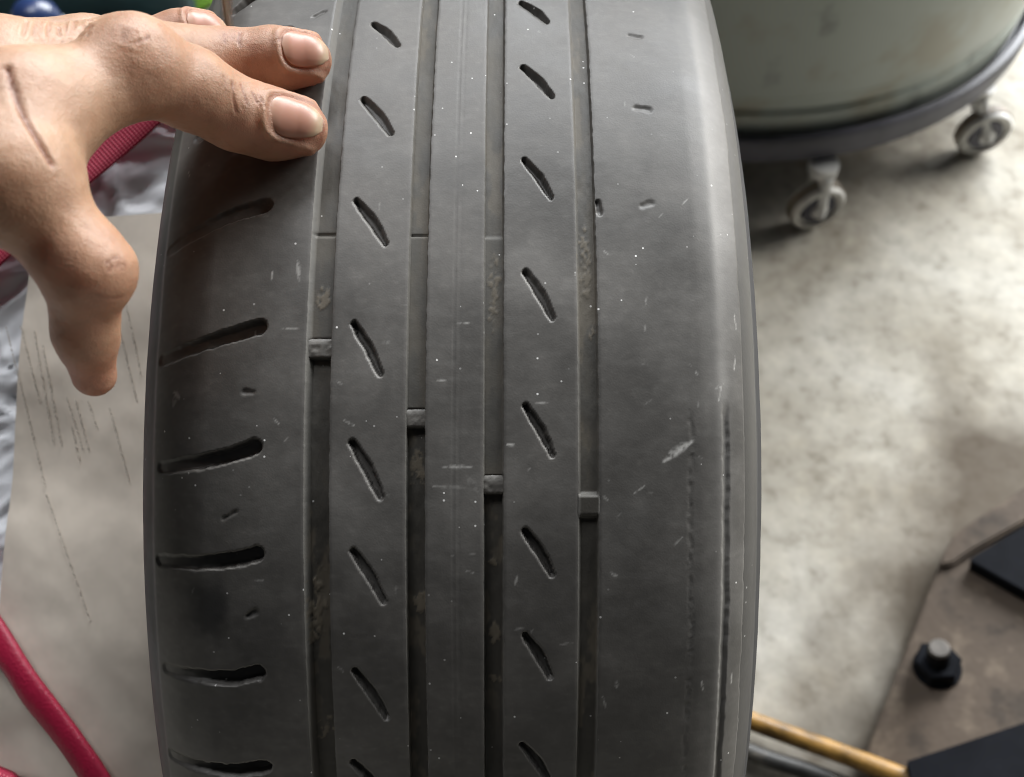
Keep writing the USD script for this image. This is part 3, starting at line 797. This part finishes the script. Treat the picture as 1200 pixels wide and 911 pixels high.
nail_meshes = [nail((347, 137), i_pad, i_tip, .0070, .0056, i_dip, .0091, .0088, .0078), nail((358, 56), m_pad, m_tip, .0064, .0052, m_dip, .0085, .0084, .0076), nail((244, 26), r_pad, r_tip, .0058, .0050, r_dip, .0074, .0073, .0068)]
for c, ax, n, s, hl, hw in NAILS:
    q = HVerts - c
    near = np.where(np.linalg.norm(q, axis=1) < .016)[0]
    U, W = (q[near] @ ax) / hl, (q[near] @ s) / hw
    front = (vn[near] @ n) > -.1
    rq = (np.abs(U) ** 4 + np.abs(W) ** 4) ** .25
    disp[near] += front * (-.00035 * sstep(1.12, .95, rq) + .00075 * np.exp(-((rq - 1.20) / .13) ** 2) * sstep(.95, .5, U))
    crease_c[near] = np.maximum(crease_c[near], front * .65 * np.exp(-((rq - 1.03) / .06) ** 2))
disp += (fbm(HVerts * 420, 3, 15) - .5) * .00030
disp += (fbm(HVerts * 95, 2, 16) - .5) * .0008
HVerts = HVerts + vn * np.clip(disp, -.0025, .0012)[:, None]

# skin tone: warm tan, redder over joints and finger ends, darker in folds
tone = np.tile(np.array([.315, .190, .118]), (len(HVerts), 1))
def blend(center, rad, col, a):
    k = (a * np.exp(-(np.linalg.norm(HVerts - center, axis=1) / rad) ** 2))[:, None]
    tone[:] = tone * (1 - k) + np.asarray(col) * k
for c in (i_pip, i_dip, m_dip, t_ip, r_dip): blend(c, .012, (.33, .152, .100), .5)
for c in (i_tip, m_tip, r_tip, t_tip): blend(c, .012, (.35, .160, .110), .6)
blend(i_mcp, .02, (.37, .22, .145), .4)
tone *= (1 + (fbm(HVerts * 130, 3, 18) - .5)[:, None] * np.array([.22, .30, .34]))
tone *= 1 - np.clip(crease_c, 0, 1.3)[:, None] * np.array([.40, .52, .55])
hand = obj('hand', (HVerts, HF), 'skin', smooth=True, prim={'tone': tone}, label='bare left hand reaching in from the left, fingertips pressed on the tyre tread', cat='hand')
# prims under a mesh are its parts
for (mesh_, col), lab in zip(nail_meshes, ('index finger nail, yellowish at its free edge', 'middle finger nail', 'ring finger nail')):
    obj('nail', mesh_, 'nail', hand, smooth=True, prim={'tone': col}, label=lab)

# ------------------------------------------------------------------ the plastic bag left of the tyre
def bag_depth(px, py):
    d = .400 - .00005 * (py - 100) - .00006 * (px - 100)
    return d

def bag_at(px, py, lift=0.0, rough=1.0):
    px, py = np.asarray(px, float), np.asarray(py, float)
    p = at(px, py, bag_depth(px, py))
    q = (fbm(p * 14, 2, 101) - .5) * .012
    return p - FWD * np.asarray(lift + q)[..., None]

bag = thing('plastic_bag', 'white plastic bag with red woven edging slumped left of the tyre', 'bag')
px, py = np.meshgrid(np.linspace(-620, 330, 200), np.linspace(85, 1060, 220), indexing='xy')
top = bag_at(px, py)
# keep clear of the tyre's sidewall
wallx = -.0998
top[..., 0] = np.where(top[..., 0] > wallx - .01, wallx - .01 * np.exp(-(top[..., 0] - wallx + .01) / .01), top[..., 0])
crk = fbm(top * np.array([26, 48, 40]) + 1.5 * fbm(top * 30, 2, 105)[..., None], 4, 104)
top += -FWD * ((np.abs(crk - .5) * -.026)[..., None])
back = top.copy(); back[..., 2] = np.minimum(top[..., 2] - .02, .012 + .0 * top[..., 2]); back[..., 1] += .03
obj('bag_film', thick_sheet(top[:, ::-1], (back - top)[:, ::-1]), 'film', bag, smooth=35)

def ribbon(edge_a, edge_b, lift, thick, n=60, mat_name='red_webbing', m_=9, name='woven_band', shift=(12, 10), **kw):
    a, b = np.asarray(edge_a, float) + shift, np.asarray(edge_b, float) + shift
    ta = np.linspace(0, 1, len(a)); tb = np.linspace(0, 1, len(b))
    u = np.linspace(0, 1, n)
    ea = np.stack([CubicSpline(ta, a[:, k])(u) if len(a) > 2 else np.interp(u, ta, a[:, k]) for k in (0, 1)], -1)
    eb = np.stack([CubicSpline(tb, b[:, k])(u) if len(b) > 2 else np.interp(u, tb, b[:, k]) for k in (0, 1)], -1)
    w = np.linspace(0, 1, m_)
    px_ = ea[:, None, :] * (1 - w)[None, :, None] + eb[:, None, :] * w[None, :, None]
    bulge = np.sin(np.pi * w) ** .6
    pts = bag_at(px_[..., 0], px_[..., 1], lift) - FWD * (thick * bulge)[None, :, None]
    ms = thick_sheet(pts, np.broadcast_to(FWD * thick * 1.2, pts.shape))
    L = np.concatenate([[0], np.cumsum(np.linalg.norm(np.diff(pts[:, m_ // 2], axis=0), axis=1))])
    W = np.concatenate([[0], np.cumsum(np.linalg.norm(np.diff(pts[n // 2], axis=0), axis=1))])
    UV = np.stack(np.meshgrid(L, W, indexing='ij'), -1).reshape(-1, 2)
    path = numbered(P(bag) + '/' + name)
    ms2 = trimesh.Trimesh(ms.vertices, ms.faces, process=False)
    ms2.fix_normals()
    gm = usdkit.mesh(stage, path, ms2, M[mat_name], smooth=True, uv=np.vstack([UV, UV]))
    setdata(gm.GetPrim(), **kw)

ribbon([(-420, 690), (-200, 488), (0, 308), (93, 222), (188, 141), (228, 107)], [(-475, 640), (-255, 430), (-52, 250), (42, 164), (138, 84), (178, 50)], .0100, .0012, 90, name='woven_band')
ribbon([(-330, 480), (-150, 560), (-60, 640), (0, 703), (40, 760), (80, 815), (120, 872), (150, 930), (190, 1010)], [(-345, 530), (-165, 615), (-70, 700), (0, 757), (30, 800), (60, 840), (93, 886), (122, 940), (160, 1020)], .0100, .0016, 60, 'red_piping', 13, name='red_piping')
ribbon([(-80, 850), (0, 886), (18, 900), (50, 960)], [(-120, 930), (-40, 960), (-30, 980), (-10, 1010)], .0090, .003, 40, name='woven_band')

# a printed sheet of paper inside the clear front of the bag
pu, pv = np.meshgrid(np.linspace(0, 1, 60), np.linspace(0, 1, 90), indexing='xy')
def paper_px(u, v):
    left = np.interp(v, [0, .10, .35, .65, 1], [62, 40, 20, 6, -8]); topy = 262 - 22 * u; boty = 900 + 80 * u
    return left + (335 - left) * u, topy + (boty - topy) * v
ppx, ppy = paper_px(pu, pv)
pp = bag_at(ppx, ppy, .0030)
pp[..., 0] = np.where(pp[..., 0] > wallx - .008, wallx - .008 * np.exp(-(pp[..., 0] - wallx + .008) / .01), pp[..., 0])
pp += -FWD * ((fbm(pp * 45, 3, 110) - .5) * .0025)[..., None]
paper = thing('paper_sheet', 'creased beige printed paper sheet lying in the plastic bag beside the tyre', 'paper')
obj('sheet', thick_sheet(pp, np.broadcast_to(FWD * .0006, pp.shape)), 'paper', paper, smooth=30)
def paper_pt(px_, py_):
    # the point of the sheet at a pixel: nearest grid vertices, lifted a little
    i = np.argmin((ppx - px_) ** 2 + (ppy - py_) ** 2)
    q = pp.reshape(-1, 3)[i]
    n = -FWD
    return on_plane(np.array(px_, float), np.array(py_, float), q + n * .0012, n)
LINES = [((7, 383), (53, 572)), ((54, 580), (105, 727)), ((40, 388), (63, 522)), ((50, 405), (71, 520)), ((78, 466), (98, 530)), ((88, 468), (104, 528)), ((103, 470), (114, 503)), ((128, 478), (152, 568)), ((24, 382), (46, 470)), ((138, 380), (160, 470)), ((146, 350), (165, 440)), ((84, 500), (94, 545))]
for (a, b) in LINES:
    L = math.hypot(b[0] - a[0], b[1] - a[1])
    n, quads, pos = 0, [], 0.0
    while pos < L - 2:
        w = random.uniform(2, 6); e = min(pos + w, L)
        d = np.array([(b[0] - a[0]) / L, (b[1] - a[1]) / L]); s = np.array([-d[1], d[0]]) * random.uniform(.5, .8)
        c = [np.array(a) + d * pos + s, np.array(a) + d * e + s, np.array(a) + d * e - s, np.array(a) + d * pos - s]
        quads.append([paper_pt(*q) for q in c]); pos = e + random.uniform(.8, 2.2)
    V = np.array(quads).reshape(-1, 3)
    Fq = np.arange(len(V)).reshape(-1, 4)
    obj('printed_line', (V, Fq), 'ink', paper)
# the clear film over the sheet
cu, cv = np.meshgrid(np.linspace(-40, 330, 90), np.linspace(110, 940, 130), indexing='xy')
cf = bag_at(cu, cv, .0065)
cf += -FWD * ((fbm(cf * 30, 2, 120) - .5) * .002)[..., None]
keep = cf[..., 0] < wallx - .002
cf[..., 0] = np.where(keep, cf[..., 0], wallx - .002)
obj('clear_film', (cf.reshape(-1, 3), grid_faces(*cu.shape)), 'clear_film', bag, smooth=True)

# ------------------------------------------------------------------ drum on a wheeled dolly, upper right
DC = np.array([CAM[0] + .2445, CAM[1] + 1.064, 0.0])
DR = .385
dolly = thing('drum_dolly', 'round dark dolly on small grey casters under the large drum', 'dolly', DC)
obj('deck', lathe([(0, .0775), (DR - .012, .0775), (DR - .003, .080), (DR, .084), (DR, .104), (DR - .003, .109), (DR - .010, .109), (DR - .013, .102), (DR - .014, .090), (0, .088), (0, .0775)], 128), 'dolly_black', dolly, smooth=40)
drum = thing('large_drum', 'large weathered grey-green round drum standing on the wheeled dolly', 'drum', DC - np.array([0, 0, .0245]))
dr = DR - .017
obj('wall', lathe([(0, .114), (dr - .006, .114), (dr, .120), (dr, .150), (dr - .005, .156), (dr - .005, .168), (dr, .175), (dr + .012, .52), (dr + .018, .53), (dr + .012, .54), (dr + .022, .90), (dr + .010, .90), (dr - .010, .14), (0, .13)], 128), 'drum_skin', drum, smooth=35)
obj('rim', lathe([(dr + .020, .885), (dr + .029, .890), (dr + .032, .900), (dr + .026, .909), (dr + .012, .909), (dr + .008, .900), (dr + .020, .885)], 128), 'drum_skin', drum, smooth=40)
cw = [on_floor(np.array(944.), np.array(256.)), on_floor(np.array(1146.), np.array(180.))]
angs = [math.atan2(*( (c - DC)[[1, 0]])) for c in cw]
rc = np.mean([np.linalg.norm((c - DC)[:2]) for c in cw])
print('caster', rc, np.degrees(angs))
step = angs[1] - angs[0]
import copy as _c
def Rz(a): return trimesh.transformations.rotation_matrix(a, [0, 0, 1])
CS = 0.85
def cob(name, msh, mt, par, smooth=False):
    q = msh.copy(); q.apply_scale(CS); obj(name, q, mt, par, smooth=smooth)
def turn_x(msh, phi):                                     # a part made round z laid along the horizontal axle at angle phi
    q = msh.copy(); q.apply_transform(trimesh.transformations.rotation_matrix(math.pi / 2, [0, 1, 0])); q.apply_transform(Rz(phi)); return q
for k, an in enumerate([angs[0], angs[1]] + [angs[1] + (2 * math.pi - step) * j / 5 for j in range(1, 5)]):
    c = np.array([math.cos(an), math.sin(an), 0]) * rc
    phi = [-1.32, -1.44, .4, 1.9, 2.5, -2.6][k]
    tmp = thing('_', None, None) if False else None
    cp = UsdGeom.Xform.Define(stage, numbered(P(dolly) + '/caster')); cp.AddTranslateOp().Set(Gf.Vec3d(float(c[0]), float(c[1]), 0))
    cpr = cp.GetPrim()
    wr, wh = .0345, .011
    body = lathe([(.027, -wh - .0005), (wr - .003, -wh), (wr, -wh + .004), (wr, wh - .004), (wr - .003, wh), (.027, wh + .0005), (.0265, wh - .004), (.022, wh - .005), (.022, -wh + .005), (.0265, -wh + .004), (.027, -wh - .0005)], 40)
    w_ = turn_x(body, phi); w_.apply_translation((0, 0, wr))
    cob('wheel', w_, 'caster_grey', cpr, smooth=40)
    web_ = turn_x(lathe([(.010, -wh + .001), (.0215, -wh + .001), (.0215, wh - .001), (.010, wh - .001)], 32), phi); web_.apply_translation((0, 0, wr))
    cob('wheel_web', web_, 'dolly_black', cpr, smooth=40)
    band = turn_x(lathe([(wr - .002, -wh + .003), (wr + .0012, -wh + .004), (wr + .0012, wh - .006), (wr - .002, wh - .005)], 40), phi); band.apply_translation((0, 0, wr))
    cob('wheel_tread', band, 'caster_tread', cpr, smooth=40)
    hub = turn_x(lathe([(0, -wh - .004), (.010, -wh - .004), (.011, -wh), (.011, wh), (.010, wh + .004), (0, wh + .004)], 20), phi); hub.apply_translation((0, 0, wr))
    cob('hub', hub, 'zinc', cpr, smooth=40)
    off = -c / np.linalg.norm(c) * .030 * abs(c @ [-math.sin(phi), math.cos(phi), 0]) / np.linalg.norm(c) - c / np.linalg.norm(c) * .012
    axd = np.array([math.cos(phi), math.sin(phi), 0])
    fk = []
    for s in (-1, 1):
        a0 = np.array([0, 0, wr]) + axd * s * (wh + .004); a1 = np.array([0, 0, .078]) + off + axd * s * (wh + .002)
        fk.append(tube([a0 - (a1 - a0) * .12, a0, (a0 + a1) / 2, a1], [.0055, .006, .007, .009], 10))
    top_ = trimesh.creation.cylinder(.018, .013, sections=24); top_.apply_translation(off + np.array([0, 0, .0845]))
    cob('fork', trimesh.util.concatenate(fk + [top_]), 'zinc', cpr, smooth=40)

# ------------------------------------------------------------------ steel machine foot with its anchor bolt, lower right
from shapely.geometry import Polygon
A0 = on_floor(np.array(1105.), np.array(650.), .016)
B0 = on_floor(np.array(1012.), np.array(884.), .016)
_e = (B0 - A0) / np.linalg.norm(B0 - A0); _h = np.cross(_e, [0, 0, 1.0]); _h *= -1 if _h[0] < 0 else 1
_w = _h * math.cos(.34) + np.array([0, 0, 1.0]) * math.sin(.34)   # the plate rises to the right
NP_ = np.cross(_e, _w); NP_ *= np.sign(NP_[2]); NP_ /= np.linalg.norm(NP_)
foot = thing('machine_foot', 'grimy sloping steel base plate with black slabs painted for shadowed openings at the lower right', 'machine base')
def slab(pix, off, th_, bevel=.002):
    q = np.array([on_plane(np.array(float(a)), np.array(float(b)), A0 + NP_ * off, NP_) for a, b in pix])
    e1 = np.cross([0, 1.0, 0], NP_); e1 /= np.linalg.norm(e1); e2 = np.cross(NP_, e1)
    o = q.mean(0)
    uv = np.stack([(q - o) @ e1, (q - o) @ e2], -1)
    poly = Polygon(uv).buffer(-.003).buffer(.003, quad_segs=4)
    lay = []
    m0 = trimesh.creation.extrude_polygon(poly, th_ - bevel, engine='earcut')
    m1 = trimesh.creation.extrude_polygon(poly.buffer(-bevel), bevel * .98, engine='earcut'); m1.apply_translation((0, 0, th_ - bevel))
    # bevelled top: hull strip between the two outlines
    mm_ = trimesh.util.concatenate([m0, m1])
    T4 = np.eye(4); T4[:3, 0], T4[:3, 1], T4[:3, 2], T4[:3, 3] = e1, e2, NP_, o - NP_ * th_
    mm_.apply_transform(T4)
    return mm_
obj('base_plate', slab([(1014, 884), (1104, 652), (1119, 624), (1216, 560), (1420, 520), (1480, 1040), (1080, 1040), (1036, 906)], 0, .010), 'plate_steel', foot, smooth=30)
obj('raised_lip', slab([(1100, 664), (1106, 646), (1120, 624), (1216, 560), (1300, 520), (1310, 548), (1222, 600), (1140, 645), (1118, 660)], .006, .006, .002), 'plate_steel', foot, smooth=30, label='pale rounded lip along the upper edge')
obj('rib', slab([(1134, 656), (1200, 616), (1330, 540), (1370, 760), (1260, 726)], .014, .014, .001), 'flat_black', foot, smooth=30, label='pointed black slab painted for the shadowed opening at the upper corner')  # black slab added where the foot has a shadowed opening
obj('rib', slab([(1062, 892), (1202, 846), (1400, 780), (1500, 1060), (1100, 1060)], .018, .018, .001), 'flat_black', foot, smooth=30, label='broad black slab painted for the shadowed opening along the bottom edge')  # also an added slab, its black painting the shade of an opening
bp = on_plane(np.array(1098.), np.array(783.), A0, NP_)
bolt = thing('anchor_bolt', 'dark anchor bolt with a worn bright tip standing on the steel base plate', 'bolt')
def along(msh, p):
    e1 = np.cross([0, 1.0, 0], NP_); e1 /= np.linalg.norm(e1); e2 = np.cross(NP_, e1)
    T4 = np.eye(4); T4[:3, 0], T4[:3, 1], T4[:3, 2], T4[:3, 3] = e1, e2, NP_, p
    q = msh.copy(); q.apply_transform(T4); return q
obj('washer', along(lathe([(0, 0), (.0175, 0), (.0175, .0025), (.0165, .003), (0, .003)], 32), bp), 'flat_black', bolt, smooth=30)
obj('nut', along(lathe([(0, .003), (.0165, .003), (.0172, .005), (.0172, .013), (.0155, .0155), (0, .0155)], 6), bp), 'flat_black', bolt)
obj('stud', along(lathe([(0, .0155), (.0085, .0155), (.0085, .030), (.0078, .0315), (.0078, .0316), (0, .0316)], 24), bp), 'flat_black', bolt, smooth=30)
obj('stud_tip', along(lathe([(0, .0317), (.0076, .0317), (.0076, .0345), (.0066, .0355), (0, .0355)], 24), bp), 'bolt_steel', bolt, smooth=30)

# ------------------------------------------------------------------ hoses on the floor at the lower right
def hose(name, pix, z, r, mat_name, label):
    q = np.array([on_floor(np.array(float(a)), np.array(float(b)), z_) for (a, b), z_ in zip(pix, z)])
    s = CubicSpline(np.arange(len(q)), q)(np.linspace(0, len(q) - 1, 80))
    obj(name, tube(s, r, 16), mat_name, smooth=True, label=label, cat='hose')
hose('brass_hose', [(700, 770), (800, 812), (885, 847), (965, 876), (1050, 908), (1150, 950), (1300, 1030)], [.010, .011, .013, .018, .030, .040, .045], .0072, 'brass_hose', 'shiny golden brown hose running along the floor right of the tyre')
hose('dark_hose', [(700, 800), (800, 845), (885, 884), (950, 905), (1040, 940), (1150, 985)], [.011] * 6, .0065, 'dark_hose', 'dirty dark grey hose lying below the golden brown one')

# ------------------------------------------------------------------ things on the floor behind the hand, upper left
def stand(px_, depth):
    return np.array([at(np.array(float(px_)), np.array(20.0), np.array(depth))[0], at(np.array(float(px_)), np.array(20.0), np.array(depth))[1], 0.0])
p = on_floor(np.array(60.0), np.array(40.0))
crate = thing('teal_crate', 'dark teal plastic crate on the floor behind the hand', 'crate', p + np.array([-.03, .12, 0]))
b = rounded_box(.42, .20, .30, .012); b.apply_translation((0, 0, .15))
obj('body', b, 'teal_plastic', crate, smooth=40)
for zz_ in (.07, .15, .23):
    r_ = rounded_box(.43, .21, .018, .006); r_.apply_translation((0, 0, zz_)); obj('ridge', r_, 'teal_plastic', crate, smooth=40)
q = at(np.array(32.0), np.array(3.0), np.array(.90))
bottle = thing('navy_bottle', 'round-shouldered navy blue bottle with pale collar behind the hand', 'bottle', (q[0], q[1], 0))
h = q[2]
obj('body', lathe([(0, 0), (.024, 0), (.026, .003), (.026, h - .03), (.023, h - .012), (.015, h - .003), (0, h)], 40), 'navy_plastic', bottle, smooth=40)
obj('collar', lathe([(.0262, h - .036), (.0285, h - .035), (.0285, h - .031), (.0262, h - .030), (.0262, h - .036)], 40), 'white_plastic', bottle, smooth=40)
q = on_floor(np.array(196.0), np.array(26.0))
tub = thing('lime_tub', 'bright lime green plastic tub on the floor behind the fingers', 'tub', q + np.array([0, .08, 0]))
obj('body', lathe([(0, 0), (.067, 0), (.070, .004), (.082, .20), (.078, .20), (.066, .008), (0, .008)], 48), 'lime_plastic', tub, smooth=40)
obj('rim', lathe([(.081, .190), (.087, .192), (.087, .203), (.078, .204), (.077, .200), (.0818, .199), (.081, .190)], 48), 'lime_plastic', tub, smooth=40)
